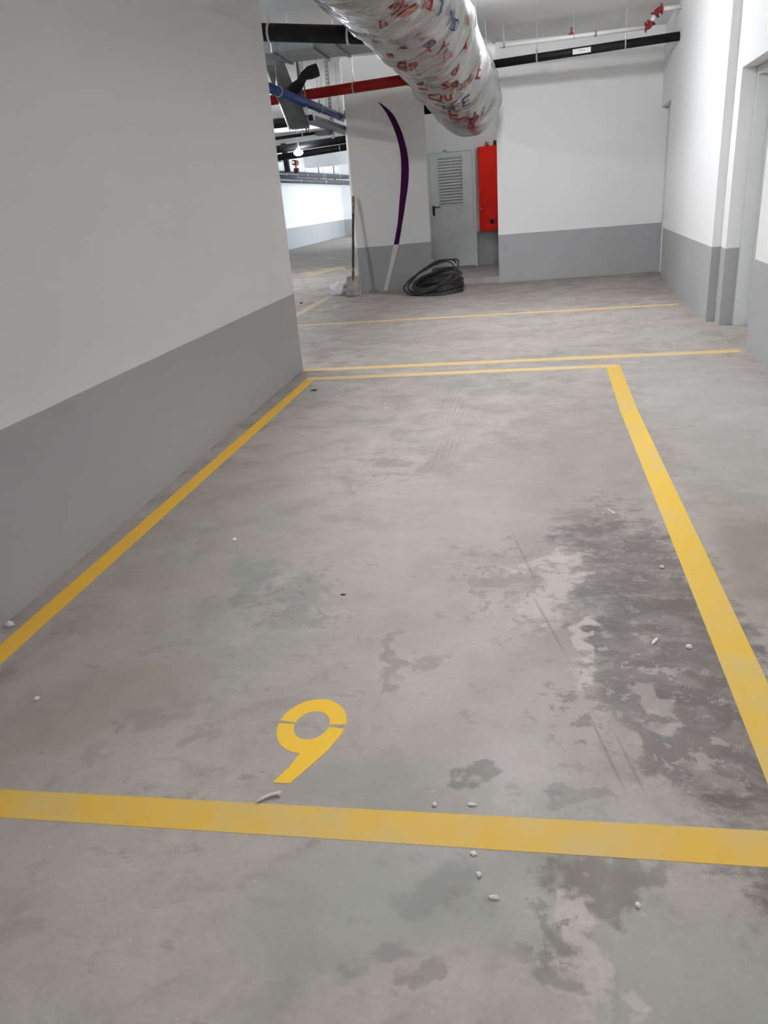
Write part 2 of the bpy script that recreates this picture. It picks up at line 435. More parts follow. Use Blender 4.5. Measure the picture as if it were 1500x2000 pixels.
for k in range(17):
    z = LZ0 + .03 + k*(LZ1-LZ0-.05)/16
    obox(bm, ((LX0+LX1)/2, 15.672, z), (1, 0, 0), (0, .6, .8), (0, -.8, .6), LX1-LX0-.02, .055, .006)
for x in (LX0, LX1-.02): box(bm, x, x+.02, 15.652, 15.667, LZ0, LZ1)
box(bm, LX0, LX1, 15.652, 15.667, LZ0, LZ0+.02); box(bm, LX0, LX1, 15.652, 15.667, LZ1-.02, LZ1)
obj('louvre', bm, M['door'], leaf)
bm = BM(); box(bm, LX0, LX1, 15.703, 15.709, LZ0, LZ1); obj('louvre_backing', bm, simple('louvre_dark', (.10, .10, .10), .7), leaf)
bm = BM(); box(bm, -1.872, -1.832, 15.652, 15.666, 1.085, 1.265)
tube(bm, [(-1.852, 15.655, 1.235)] + arc((-1.852, 15.61, 1.235), (-1.852, 15.64, 1.235), (-1.82, 15.61, 1.235), 5) + [(-1.72, 15.61, 1.238)], .012, 10)
tube(bm, [(-1.852, 15.655, 1.135), (-1.852, 15.64, 1.135)], .012, 10)
bmesh.ops.bevel(bm, geom=[e for e in bm.edges if e.calc_length() > .1], offset=.003, segments=1, affect='EDGES')
h = obj('lever_handle', bm, M['black_m'], leaf, True); h['label'] = 'black lever handle'
bm = BM(); tube(bm, [(-1.66, 15.665, 2.215), (-1.62, 15.64, 2.222), (-1.57, 15.635, 2.215), (-1.54, 15.65, 2.20)], .006, 8); obj('wire_hook', bm, M['dark'], dr, True)

# near recess door on the right
d2 = thing('door_2', 'pale grey door frame set deep in the right wall recess', 'door', (2.1, 8.0, 0)); d2['kind'] = 'structure'
bm = BM()
box(bm, 1.985, 2.10, 8.03, 8.089, 0, 2.255); box(bm, 2.10, 2.16, 7.99, 8.089, 0, 2.255)
box(bm, 1.985, 2.10, 6.881, 6.94, 0, 2.255); box(bm, 2.10, 2.16, 6.881, 6.98, 0, 2.255)
box(bm, 1.985, 2.10, 6.94, 8.03, 2.19, 2.255); box(bm, 2.10, 2.16, 6.98, 7.99, 2.15, 2.255)
obj('door_frame', bm, M['doorw'], d2)
bm = BM(); box(bm, 2.12, 2.165, 6.985, 7.975, .012, 2.145); obj('door_leaf', bm, M['doorw'], d2)
bm = BM(); box(bm, 2.166, 2.35, 6.881, 8.089, 0, 2.258); obj('recess_backing', bm, M['dark'], d2)
# far recess door by the corner
d3 = thing('door_3', 'white door in the recess at the far end of the right wall', 'door', (2.1, 12.9, 0)); d3['kind'] = 'structure'
bm = BM()
box(bm, 2.085, 2.16, 13.38, 13.455, 0, 2.415); box(bm, 2.085, 2.16, 12.361, 12.44, 0, 2.415); box(bm, 2.085, 2.16, 12.44, 13.38, 2.33, 2.415)
obj('door_frame', bm, M['doorw'], d3)
bm = BM(); box(bm, 2.11, 2.155, 12.445, 13.375, .012, 2.325); obj('door_leaf', bm, M['doorw'], d3)

# ------------------------------------------------------------------ floor markings
def strip(bm, a, b, w, z=.0007):
    a, b = Vector((a[0], a[1], 0)), Vector((b[0], b[1], 0)); t = (b-a).normalized(); n = Vector((-t.y, t.x, 0))*w/2
    q = [a-n, b-n, b+n, a+n]
    prism(bm, [(p.x, p.y) for p in q], 0, z)
def marking(name, label, bm, m, cat='floor marking', group=None):
    return meta(obj(name, bm, M[m]), label, cat, group)
bm = BM(); strip(bm, (-1.8835, 1.30), (-1.925, 6.41), .088); marking('painted_line', 'yellow line running along the foot of the left wall', bm, 'y_left', 'line')
bm = BM(); strip(bm, (.629, 1.36), (.633, 2.0), .112); strip(bm, (.633, 2.0), (.643, 5.03), .112); strip(bm, (.643, 5.03), (.676, 6.445), .112); marking('painted_line', 'wide yellow line along the right side of the numbered bay', bm, 'y_right', 'line')
bm = BM(); prism(bm, [(-2.0, 1.245), (.686, 1.312), (.686, 1.417), (-2.0, 1.338)], 0, .0009); marking('painted_line', 'wide worn yellow line crossing the floor in the foreground below the number', bm, 'y_line', 'line')
bm = BM(); prism(bm, [(-1.968, 6.290), (.70, 6.345), (.715, 6.455), (-1.968, 6.400)], 0, .0009); marking('painted_line', 'thin yellow line closing the far end of the numbered bay', bm, 'y_pale', 'line')
bm = BM(); prism(bm, [(-2.11, 6.672), (1.745, 6.735), (1.765, 6.858), (-2.11, 6.790)], 0, .0007); marking('painted_line', 'yellow line just beyond the bay end reaching the right door recess', bm, 'y_pale', 'line')
bm = BM(); prism(bm, [(-3.28, 9.50), (1.745, 9.615), (1.755, 9.735), (-3.28, 9.615)], 0, .0007); marking('painted_line', 'pale yellow line crossing the middle of the floor behind the bay', bm, 'y_pale', 'line')
bm = BM(); strip(bm, (-2.8, 12.845), (-1.62, 13.185), .05); strip(bm, (-.52, 13.185), (1.85, 13.39), .055); marking('painted_line', 'faint yellow line along the foot of the column and back wall', bm, 'y_faint', 'line')
bm = BM(); strip(bm, (-3.29, 9.62), (-3.36, 12.5), .11); marking('painted_line', 'faded yellow line leading toward the shovel and white bag', bm, 'y_faint', 'line')
bm = BM(); prism(bm, [(-3.21, 11.08), (-2.87, 11.18), (-2.885, 11.24), (-3.225, 11.14)], 0, .0007); prism(bm, [(-2.905, 11.18), (-2.87, 11.18), (-2.87, 11.50), (-2.98, 11.50)], 0, .0007); marking('painted_number', 'faint yellow bay number one lying on the floor before the column', bm, 'y_faint', 'number')
bm = BM(); prism(bm, [(-5.05, 17.1), (-4.88, 17.1), (-4.55, 18.2), (-4.30, 18.1), (-4.62, 19.2), (-5.25, 18.8), (-4.95, 18.5)], 0, .0007)
prism(bm, [(-5.45, 17.9), (-5.0, 17.4), (-4.95, 17.7), (-5.3, 18.3)], 0, .0015); marking('painted_arrow', 'faded yellow direction arrow on the hall floor beyond the left wall', bm, 'y_faint', 'arrow')

# stencilled nine
bm = BM()
cx, cy = -.634, 1.692
def ell(a, rx_, ry_, sh=.0): return (cx + rx_*math.cos(a) + sh*math.sin(a), cy + ry_*math.sin(a))
def ringarc(a0, a1, n=28):
    aa = [math.radians(a0 + (a1-a0)*i/n) for i in range(n+1)]
    outer = [ell(a, .102, .122) for a in aa]; inner = [ell(a, .052, .064) for a in aa]
    for i in range(n):
        prism(bm, [outer[i], outer[i+1], inner[i+1], inner[i]], 0, .0007)
ringarc(5, 174); ringarc(180, 356)
prism(bm, [ell(math.radians(354), .102, .122), ell(math.radians(340), .100, .120), (-.558, 1.59), (-.592, 1.523), (-.629, 1.4535), (-.6745, 1.4525), (-.672, 1.462), (-.650, 1.51), (-.634, 1.572), (-.60, 1.645)][::-1], 0, .0014)
marking('painted_number', 'yellow stencilled number nine on the floor of the bay', bm, 'y_nine', 'number')

# ------------------------------------------------------------------ wrapped duct
def sstep(k): k = max(0, min(1, k)); return k*k*(3-2*k)
YE = 12.45
def duct_r(y, th):
    k = sstep((y-8)/4)
    r = .45 + .03*k
    p = Vector((math.cos(th)*1.3, y*.9, math.sin(th)*1.3))
    r += .030*noise.noise(p*1.5)
    r += .018*noise.noise(Vector((math.cos(th)*2.5+y*.3, y*3.2, math.sin(th)*2.5)))
    # slanting film creases
    r += .0045*noise.noise(Vector((math.cos(th)*2.2, (y+.25*math.sin(th+1))*13, math.sin(th)*2.2)))
    r += .0022*noise.noise(Vector((math.cos(th)*5, (y-.35*math.cos(th))*24, math.sin(th)*5)))
    ph = (y + .10*math.sin(th*1+.6)) % 1.05
    r -= .020*math.exp(-((ph-.5)/.06)**2)
    return r
def duct_p(y, th, d=0.):
    k = sstep((y-8)/4)
    c = (-.96+.09*k, 2.88-.2*k)
    r = duct_r(y, th) + d
    e = (y-(YE-.22))/.22
    if e > 0: r *= math.sqrt(max(.0, 1-.45*e*e))
    return Vector((c[0]+r*math.cos(th), y, c[1]+r*math.sin(th)))
duct = thing('wrapped_duct', 'large round ceiling duct wrapped in shiny clear film with red and blue print', 'duct', (-.96, 6, 2.4))
bm = BM(); n = 112; rings = []
ys = [-5.0 + .5*i for i in range(18)] + [4.0 + .028*i for i in range(int((YE-4.0)/.028)+1)] + [YE]
for y in ys:
    rings.append([bm.verts.new(duct_p(y, 2*PI*k/n)) for k in range(n)])
for a, b in zip(rings, rings[1:]):
    for k in range(n): bm.faces.new((a[k], a[(k+1) % n], b[(k+1) % n], b[k]))
c = bm.verts.new((-.87, YE+.03, 2.68))
for k in range(n): bm.faces.new((rings[-1][k], rings[-1][(k+1) % n], c))
bm.faces.new(rings[0])
shell = obj('film_wrapping', bm, M['wrap'], duct, True)
for (x, y, z0) in ((-.50, 8.3, 2.86), (-1.36, 8.3, 2.86), (-.57, 11.6, 2.98)):
    bm = BM(); tube(bm, [(x, y, z0), (x, y, CEIL)], .006, 8); obj('hanger_rod', bm, M['rod'], duct)

def text_pts(txt):
    cu = bpy.data.curves.new('t', 'FONT'); cu.body = txt; cu.align_x = 'CENTER'; cu.align_y = 'CENTER'; cu.resolution_u = 3
    o = link(bpy.data.objects.new('t', cu)); dg = bpy.context.evaluated_depsgraph_get()
    me = bpy.data.meshes.new_from_object(o.evaluated_get(dg))
    bpy.data.objects.remove(o); bpy.data.curves.remove(cu)
    return me
def place_print(me_or_bm, y, deg, size, rot, m):
    """lay a flat design on the duct skin; x of the design runs along the duct, y to the right"""
    b = BM()
    if isinstance(me_or_bm, bpy.types.Mesh): b.from_mesh(me_or_bm); bpy.data.meshes.remove(me_or_bm)
    else: b.free(); b = me_or_bm
    bmesh.ops.triangulate(b, faces=b.faces[:])
    bmesh.ops.subdivide_edges(b, edges=[e for e in b.edges if e.calc_length()*size > .03], cuts=2, use_grid_fill=False)
    bmesh.ops.triangulate(b, faces=[f for f in b.faces if len(f.verts) > 3])
    ca, sa = math.cos(rot), math.sin(rot); th0 = math.radians(deg)
    for v in b.verts:
        u, w = v.co.x*size, v.co.y*size
        u, w = (u*ca - w*sa)*1.7, (u*sa + w*ca)*.8
        v.co = duct_p(y+u, th0 + w/.46, .0065)
    return obj('print', b, M[m], shell)
for (txt, y, deg, size, rot, m) in (
    ('ıly', 5.20, 297, .20, .25, 'p_red'), ('lıd', 5.72, 315, .16, .5, 'p_red'), ('b', 5.38, 278, .17, 1.2, 'p_red'),
    ('3', 6.0, 321, .17, .5, 'p_blue'), ('Yıı', 7.10, 306, .22, .25, 'p_red'), ('ia', 7.42, 307, .22, 1.3, 'p_pale'),
    ('r', 6.86, 292, .2, .4, 'p_red'), ('şe', 7.04, 266, .24, 1.4, 'p_red'), ('isi', 7.24, 266, .16, 1.4, 'p_red'), ('Se', 8.62, 291, .27, 1.3, 'p_red'),
    ('yon', 8.95, 300, .20, 1.4, 'p_pale'), ('Qu', 9.05, 270, .26, 1.4, 'p_red'), ('d', 8.25, 305, .24, .8, 'p_red'), ('A', 7.86, 328, .24, .6, 'p_red'),
    ('E', 9.25, 332, .30, .5, 'p_red'), ('H', 9.66, 271, .30, 1.4, 'p_blue'), ('E', 9.75, 296, .34, 1.3, 'p_blue'), ('s', 9.5, 259, .22, 1.4, 'p_blue'),
    ('E', 10.15, 270, .34, 1.4, 'p_red'), ('sal', 10.55, 283, .34, 1.3, 'p_red'), ('ni', 10.75, 300, .42, 1.1, 'p_red'), ('E', 11.1, 284, .3, 1.3, 'p_red'),
    ('E.Der', 5.95, 279, .075, 1.4, 'p_dark'), ('E.De', 5.80, 258, .075, 1.4, 'p_dark'), ('h', 7.36, 346, .2, .4, 'p_red'), ('yı', 6.55, 331, .2, .5, 'p_blue'),
    ('b', 6.35, 329, .14, .5, 'p_blue'), ('si', 8.3, 268, .2, 1.2, 'p_pale'), ('lı', 9.0, 318, .2, .8, 'p_pale')):
    place_print(text_pts(txt), y, deg, size, rot, m)
# smears, underline strokes and boxed logos
def patch(w, h, seed):
    b = BM(); pts = []
    for i in range(18):
        a = 2*PI*i/18; k = 1 + .35*noise.noise(Vector((math.cos(a)*1.5+seed, math.sin(a)*1.5, seed)))
        pts.append(b.verts.new((w/2*k*math.cos(a), h/2*k*math.sin(a), 0)))
    b.faces.new(pts); return b
for i, (y, deg, w, h, rot, m) in enumerate((
    (5.45, 300, .22, .07, 1.2, 'p_pale'), (6.1, 256, .03, .12, .2, 'p_blue'), (6.35, 275, .035, .10, .1, 'p_blue'), (6.15, 281, .012, .09, .1, 'p_dark'),
    (8.15, 261, .05, .11, .2, 'p_red'), (8.6, 256, .07, .14, .1, 'p_pale'), (10.5, 277, .10, .20, .2, 'p_pale'),
    (10.85, 296, .10, .14, .4, 'p_red'), (9.4, 282, .03, .40, .25, 'p_pale'), (9.62, 284, .012, .45, .25, 'p_dark'), (6.65, 255, .05, .08, .2, 'p_pale'), (5.3, 247, .05, .1, .2, 'p_pale'))):
    place_print(patch(w, h, i*1.7), y, deg, 1, rot, m)
def boxed(w, h):
    b = BM(); N = 24; t = .014
    def rr(s, a):
        x, y = math.cos(a), math.sin(a); k = (abs(x)**4+abs(y)**4)**-.25
        return ((w/2-s)*x*k, (h/2-s)*y*k, 0)
    o = [b.verts.new(rr(0, 2*PI*i/N)) for i in range(N)]; q = [b.verts.new(rr(t, 2*PI*i/N)) for i in range(N)]
    for i in range(N): b.faces.new((o[i], o[(i+1) % N], q[(i+1) % N], q[i]))
    for x in (-.02, .02):
        v = [b.verts.new(p) for p in ((x-.006, -h*.3, 0), (x+.006, -h*.3, 0), (x+.006, h*.3, 0), (x-.006, h*.3, 0))]; b.faces.new(v)
    return b
place_print(boxed(.13, .11), 6.60, 298, 1, .3, 'p_blue'); place_print(boxed(.15, .10), 6.80, 327, 1, .4, 'p_blue')

# ------------------------------------------------------------------ pipes near the ceiling
def clamp(parent, p, axis, r, top, rodr=.006, m='rod', w=.03):
    p = Vector(p); ax = Vector(axis).normalized()
    bm = BM(); tube(bm, [p-ax*w/2, p+ax*w/2], r+.006, 24)
    cl = obj('clamp', bm, M[m], parent, True)
    bm = BM(); tube(bm, [(p.x, p.y, p.z+r), (p.x, p.y, top)], rodr, 8); tube(bm, [(p.x, p.y, p.z+r), (p.x, p.y, p.z+r+.05)], .014, 8)
    obj('rod', bm, M['rod'], cl)
    return cl

# left black pipe
t = thing('black_pipe', 'thick black insulated pipe from the left wall corner to the wrapped duct', 'pipe', (-2.4, 7.5, 2.8))
bm = BM(); tube(bm, [(-3.4, 7.5, 3.03), (-1.432, 7.5, 2.770)], .071, 28); obj('insulation', bm, M['black'], t, True)
clamp(t, (-2.285, 7.5, 2.885), (1, 0, -.13), .072, CEIL, w=.02); clamp(t, (-1.565, 7.5, 2.788), (1, 0, -.13), .072, CEIL, w=.02)
# right black pipe
t = thing('black_pipe', 'long black insulated pipe along the back wall with a small white label', 'pipe', (.7, 12, 3.0))
a, b = Vector((-.56, 12.09, 3.058)), Vector((1.922, 11.86, 3.100))
bm = BM(); tube(bm, [a, b], .053, 24); obj('insulation', bm, M['black'], t, True)
d = (b-a)
for k in (.265, .73): clamp(t, a+d*k, d, .054, CEIL, .004, w=.02)
k = .503; p = a + d*k; dn = d.normalized(); up = Vector((0, -.5, .866)); nn = dn.cross(up).normalized()
if nn.y > 0: nn = -nn
nn = Vector((0, -1, -.25)).normalized(); up = dn.cross(nn); up = up if up.z > 0 else -up
bm = BM(); obox(bm, p + nn*.056 + up*.008, dn, up, nn, .235, .062, .004); lp = obj('label_plate', bm, M['label'], t); lp['label'] = 'small white printed label plate'
me = text_pts('TEF LB'); b_ = BM(); b_.from_mesh(me); bpy.data.meshes.remove(me)
for v in b_.verts:
    v.co = p + nn*.0588 + up*(.012+v.co.y*.028) + dn*(v.co.x*.028)
obj('lettering', b_, M['ink'], lp)
# white sprinkler pipe
t = thing('sprinkler_pipe', 'white sprinkler pipe with red grooved elbows under the ceiling', 'pipe', (.5, 11.9, 3.2))
a = Vector((-.40, 11.95, 3.250)); b = Vector((1.49, 11.85, 3.243))
bm = BM(); tube(bm, [a, b], .027, 18); obj('pipe_run', bm, M['whitep'], t, True)
bm = BM(); tube(bm, [(1.555, 11.85, 3.288), (1.60, 11.85, 3.37)], .030, 18); obj('riser', bm, M['whitep'], t, True)
bm = BM(); tube(bm, [(1.66, 11.85, 3.425), (1.925, 11.84, 3.425)], .027, 18); obj('pipe_run', bm, M['whitep'], t, True)
for pts in (arc((1.535, 11.85, 3.243), (1.485, 11.85, 3.243), (1.556, 11.85, 3.292), 6), arc((1.625, 11.85, 3.425), (1.598, 11.85, 3.365), (1.680, 11.85, 3.425), 6)):
    bm = BM(); tube(bm, pts, .037, 16)
    for q, e in ((pts[0], pts[1]-pts[0]), (pts[-1], pts[-2]-pts[-1])):
        e = e.normalized(); tube(bm, [q-e*.006, q+e*.012], .050, 18)
        obox(bm, q+e*.003, e, (0, 1, 0), e.cross(Vector((0, 1, 0))), .018, .03, .118)
    obj('grooved_elbow', bm, M['redfit'], t, True)['label'] = 'red grooved elbow'
k = (.548-a.x)/(b.x-a.x); p = a.lerp(b, k)
bm = BM(); tube(bm, [p+Vector((0, 0, .02)), p+Vector((0, 0, .10))], [.012, .009], 10); tube(bm, [p+Vector((0, 0, .025)), p+Vector((0, 0, .04))], .035, 14); tube(bm, [p+Vector((0, 0, .095)), p+Vector((0, 0, .10))], .02, 12)
obj('sprinkler_head', bm, M['redfit'], t, True)
for x in (.86,):
    p = a.lerp(b, (x-a.x)/(b.x-a.x)); bm = BM(); tube(bm, [p-Vector((.014, 0, 0)), p+Vector((.014, 0, 0))], .034, 18); obj('coupling', bm, M['galv'], t, True)
clamp(t, a.lerp(b, .03), (1, 0, 0), .028, CEIL, w=.02); clamp(t, a.lerp(b, .52), (1, 0, 0), .028, CEIL, .004, w=.015)

# rectangular duct (blue-grey) joining the wrapped duct
t = thing('rectangular_duct', 'blue grey rectangular metal duct crossing under the ceiling behind the black pipe', 'duct', (-2.5, 9.4, 3.0))
bm = BM(); box(bm, -5.5, -1.40, 9.05, 9.75, 3.0, 3.13); obj('duct_body', bm, M['ductblue'], t)
for x in (-2.30, -3.4):
    bm = BM(); box(bm, x-.02, x+.02, 9.02, 9.78, 2.98, 3.15); obj('flange', bm, M['galv'], t)
for x in (-2.75, -2.05):
    for y in (9.03, 9.77):
        bm = BM(); tube(bm, [(x, y, 2.985), (x, y, CEIL)], .006, 8); obj('hanger_rod', bm, M['rod'], t)
    bm = BM(); box(bm, x-.02, x+.02, 9.0, 9.80, 2.985, 2.999); obj('hanger_bar', bm, M['galv'], t)
# red fire pipe
t = thing('fire_pipe', 'dark red fire main passing high in front of the column', 'pipe', (-2.5, 11.6, 2.9))
bm = BM(); a = Vector((-3.95, 11.898, 2.905)); b = Vector((-1.44, 11.352, 2.905)); tube(bm, [a, b], .068, 24); obj('pipe_run', bm, M['red'], t, True)
bm = BM(); tube(bm, [a.lerp(b, .93), a.lerp(b, .95)], .078, 24); obj('coupling', bm, M['black_m'], t, True)
clamp(t, a.lerp(b, .62), (b-a), .069, CEIL, w=.015)
# blue pipe along the hall
t = thing('blue_pipe', 'blue painted pipe running back from the left wall corner past the column', 'pipe', (-3.1, 11, 2.75))
bm = BM(); tube(bm, [(-3.00, 8.4, 2.75), (-3.05, 14.6, 2.75)], .056, 24); obj('pipe_run', bm, M['blue'], t, True)
for y in (9.95, 12.0, 13.3): clamp(t, (-3.0-(y-8.4)*.00806, y, 2.75), (0, 1, 0), .057, CEIL, .005, w=.02)
# horizontal tray below it
t = thing('cable_tray', 'dark blue grey cable tray running back beneath the blue pipe', 'cable tray', (-2.95, 12, 2.5))
bm = BM(); x0, x1 = -3.12, -2.90
box(bm, x0, x1, 11.2, 16.0, 2.52, 2.523); box(bm, x0, x0+.003, 11.2, 16.0, 2.523, 2.58); box(bm, x1-.003, x1, 11.2, 16.0, 2.523, 2.58); obj('tray', bm, M['traydark'], t)
# sloping tray riser
t = thing('tray_riser', 'wide grey tray rising steeply from the lower tray to the ceiling', 'cable tray', (-3.3, 11.6, 2.5))
d = Vector((-.56, 1.05, .95)); dn = d.normalized(); sx = Vector((.95, .33, 0)).normalized(); sx = (sx-dn*sx.dot(dn)).normalized()
p0 = Vector((-3.055, 10.9, 2.43)); L_ = 1.56; nn = sx.cross(dn).normalized()
bm = BM(); obox(bm, p0+dn*L_/2, sx, dn, nn, .27, L_, .006)
for s in (-1, 1): obox(bm, p0+dn*L_/2+sx*s*.135-nn*.03*(1 if nn.y < 0 else -1), sx, dn, nn, .006, L_, .06)
obj('tray', bm, M['tray'], t)
# trapeze hangers
for i, (x0, x1, y, z, sx_, top, lab) in enumerate(((-3.27, -3.04, 11.20, 2.445, -3.03, CEIL, 'galvanised trapeze hanger under the foot of the sloping tray'), (-3.37, -3.12, 13.0, 2.48, -3.14, CEIL, 'galvanised trapeze hanger nearest the column edge'))):
    t = thing('trapeze_hanger', lab, 'bracket', (x1, y, z), 'trapeze hangers')
    bm = BM(); box(bm, x0, x1, y-.12, y+.12, z-.004, z+.0); box(bm, x0, x1, y-.12, y-.116, z, z+.05); box(bm, x0, x1, y+.116, y+.12, z, z+.05); box(bm, x0, x0+.004, y-.12, y+.12, z, z+.05); obj('crossbar', bm, M['tray'], t)
    bm = BM(); xs = x1
    w, dep = .041, .041
    # slotted channel: web with holes left open as a ladder
    box(bm, xs, xs+.005, y-.05, y+.0, z-.07, top); box(bm, xs+.034, xs+.041, y-.05, y+.0, z-.07, top)
    zz = z-.07
    while zz < top-.03:
        box(bm, xs+.005, xs+.034, y-.05, y-.046, zz, zz+.022); zz += .055
    box(bm, xs-.05, xs+.09, y-.06, y+.06, top-.006, top)
    obj('slotted_channel', bm, M['galv'], t)
    if i == 0:
        bm = BM(); box(bm, xs-.06, xs-.056, y+.02, y+.06, z+.05, top); box(bm, xs-.03, xs-.026, y+.02, y+.06, z+.05, top); box(bm, xs-.056, xs-.03, y+.055, y+.06, z+.05, top); obj('slotted_channel', bm, M['galv'], t)
# black elbow fitting above the fire main
t = thing('black_hose', 'black insulated elbow fitting above the fire main beside the sloping tray', 'pipe', (-3, 11.2, 2.9))
pts = [(-3.19, 11.0, 2.83), (-3.09, 11.0, 2.905), (-3.0, 11.0, 2.965), (-2.95, 11.0, 3.03), (-2.88, 11.05, 3.07), (-2.78, 11.1, 3.10)]
bm = BM(); tube(bm, pts, [.075, .075, .056, .054, .080, .080], 20); obj('insulation', bm, M['black'], t, True)
# black pipe inside the alcove top
t = thing('black_pipe', 'short black pipe in the alcove top behind the end of the wrapped duct', 'pipe', (-1.2, 13.8, 2.8))
bm = BM(); tube(bm, [(-1.70, 13.75, 2.80), (-1.2, 13.75, 2.80), (-.80, 13.75, 2.80)], .115, 24); obj('insulation', bm, M['black'], t, True)
clamp(t, (-1.2, 13.75, 2.80), (1, 0, 0), .116, CEIL)

# thin rods hanging free
for (x, y, z0, lab) in ((-2.60, 8.2, 2.62, 'thin threaded rod hanging free near the left wall corner'),
                        (-2.95, 11.9, 2.86, 'thin threaded rod hanging left of the slotted channel beside the column'),
                        (-3.02, 12.4, 2.62, 'thin threaded rod hanging right behind the blue pipe')):
    t = thing('threaded_rod', lab, 'rod', (x, y, CEIL), 'threaded rods under the ceiling')
    bm = BM(); tube(bm, [(x, y, z0), (x, y, CEIL)], .005, 8); obj('rod', bm, M['rod'], t)
    bm = BM(); tube(bm, [(x, y, z0+.004), (x, y, z0+.02)], .011, 6); obj('nut', bm, M['rod'], t)

# ------------------------------------------------------------------ services in the hall beyond
def run(name, lab, a, b, r, m, clamps=(), cat='pipe'):
    a, b = Vector(a), Vector(b)
    t = thing(name, lab, cat, a)
    bm = BM(); tube(bm, [a, b], r, 20); obj('pipe_run', bm, M[m], t, True)
    for k in clamps: clamp(t, a.lerp(b, k), b-a, r, CEIL, .006, w=.03)
    return t
run('black_pipe', 'fat black pipe across the hall just left of the sloping tray foot', (-7.5, 16, 3.02), (-4.2, 16, 3.02), .09, 'black', (.3,))
run('black_pipe', 'thin black pipe slanting across the hall ceiling in front of the lamp', (-8.0, 19, 2.945), (-4.5, 19, 3.052), .035, 'black', (.78,))
run('black_pipe', 'upper of the two thick black pipes crossing the hall behind the lamp', (-9.0, 22.9, 2.98), (-3.4, 22.9, 3.20), .10, 'black', (.45, .72))
run('black_pipe', 'lower of the two thick black pipes crossing the hall behind the lamp', (-9.0, 24.4, 2.86), (-3.4, 24.4, 3.14), .095, 'black', (.2, .60))
run('grey_pipe', 'upper dark grey insulated pipe along the bright hall wall', (-8.75, 20, 2.60), (-8.75, 38.9, 2.69), .10, 'greyp', (.45, .6, .75, .9))
run('grey_pipe', 'lower dark grey insulated pipe along the bright hall wall', (-8.50, 20, 2.42), (-8.50, 38.9, 2.40), .10, 'greyp', (.5, .7))
t = run('sprinkler_pipe', 'short white pipe ending in red fittings above the hall wall pipes', (-8.35, 21, 3.00), (-8.35, 28.6, 2.985), .045, 'whitep', (.9,))
bm = BM(); tube(bm, [(-8.35, 28.5, 2.985), (-8.35, 28.9, 2.985)], .09, 16); obj('grooved_elbow', bm, M['redfit'], t, True)
bm = BM(); tube(bm, [(-8.35, 28.75, 2.94), (-8.35, 28.75, 2.80)], .045, 12); obj('riser', bm, M['whitep'], t, True)
bm = BM(); tube(bm, [(-8.35, 28.75, 2.80), (-8.35, 28.75, 2.64)], .10, 16); obj('valve', bm, M['redfit'], t, True)
t = thing('black_pipe', 'black vertical drop pipe beside the red valve in the hall', 'pipe', (-8.5, 27.2, 2.5))
bm = BM(); tube(bm, [(-8.12, 26.9, 2.62), (-8.16, 26.9, CEIL)], .10, 18); obj('pipe_run', bm, M['greyp'], t, True)
for (y, lab) in ((25.3, 'red sprinkler drop nearest the left wall corner in the hall'), (34.2, 'left red sprinkler drop against the bright strip of wall'), (37.0, 'right red sprinkler drop against the bright strip of wall')):
    t = thing('sprinkler_drop', lab, 'pipe', (-8.9, y, CEIL))
    bm = BM(); tube(bm, [(-8.95, y, CEIL), (-8.95, y, 2.60)], .022, 10); obj('pipe_run', bm, M['redfit'], t)
    bm = BM(); tube(bm, [(-8.95, y, 2.60), (-8.95, y, 2.56)], .04, 10); obj('sprinkler_head', bm, M['redfit'], t)

# ------------------------------------------------------------------ lamps
def lamp(x, y, z, lab, m, r=.17):
    t = thing('pendant_lamp', lab, 'lamp', (x, y, CEIL), 'ceiling lamps')
    bm = BM(); tube(bm, [(x, y, z+.10), (x, y, CEIL)], .010, 8); tube(bm, [(x, y, CEIL-.02), (x, y, CEIL)], .05, 16); obj('stem', bm, M['rod'], t)
    bm = BM(); prof = [(.02, .13), (r*.32, .125), (r*.36, .10), (r*.34, .07)]
    tube(bm, [(x, y, z+h) for (_, h) in prof], [q for (q, _) in prof], 28); obj('lamp_body', bm, M['whitep'], t, True)
    bm = BM(); pr = [(r*.36, .08), (r*.72, .066), (r*.95, .03), (r, .0), (r*.93, -.028), (r*.70, -.052), (r*.4, -.066), (.01, -.07)]
    tube(bm, [(x, y, z+h) for (_, h) in pr], [q for (q, _) in pr], 24); obj('lamp_shade', bm, M[m], t, True)
    return t
lamp(-6.45, 22.6, 2.89, 'lit bowl lamp hanging in front of black pipes in the hall', 'lampfar', .13)
lamp(-.22, 8.9, 3.34, 'lit bowl lamp above the floor right of the wrapped duct', 'lamp_a')
lamp(-.33, 4.2, 3.15, 'lit bowl lamp above the far half of the numbered bay', 'lamp_b')
lamp(-.33, .2, 3.15, 'lit bowl lamp above the numbered bay entrance', 'lamp_c')
lamp(-.33, -4.0, 3.15, 'lit bowl lamp behind the numbered bay entrance', 'lamp_d')
lamp(-5.4, 8.0, 3.12, 'added unseen bowl lamp brightening the hall behind the left wall', 'lamp_hall')  # out of view, added to light the hall
lamp(-5.9, 15.6, 3.12, 'added unseen bowl lamp brightening the hall left of the column', 'lamp_hall')  # also unseen, added to brighten the column side and trays
lamp(-.40, 13.95, 2.75, 'added unseen bowl lamp brightening the alcove behind the back wall edge', 'lamp_alcove', .07)  # hidden fill lamp added for the alcove door and wall

# daylight through the open side of the hall
L = bpy.data.lights.new('daylight', 'AREA'); L.shape = 'RECTANGLE'; L.size = 9.5; L.size_y = 2.9; L.energy = 430; L.color = (.80, .90, 1)
lo = link(bpy.data.objects.new('daylight', L)); lo.location = (-2.7, 34.0, 1.6); lo.rotation_euler = (0, PI/2, 0)
lo.rotation_euler = Matrix(((0, 0, 1), (1, 0, 0), (0, 1, 0))).to_euler()

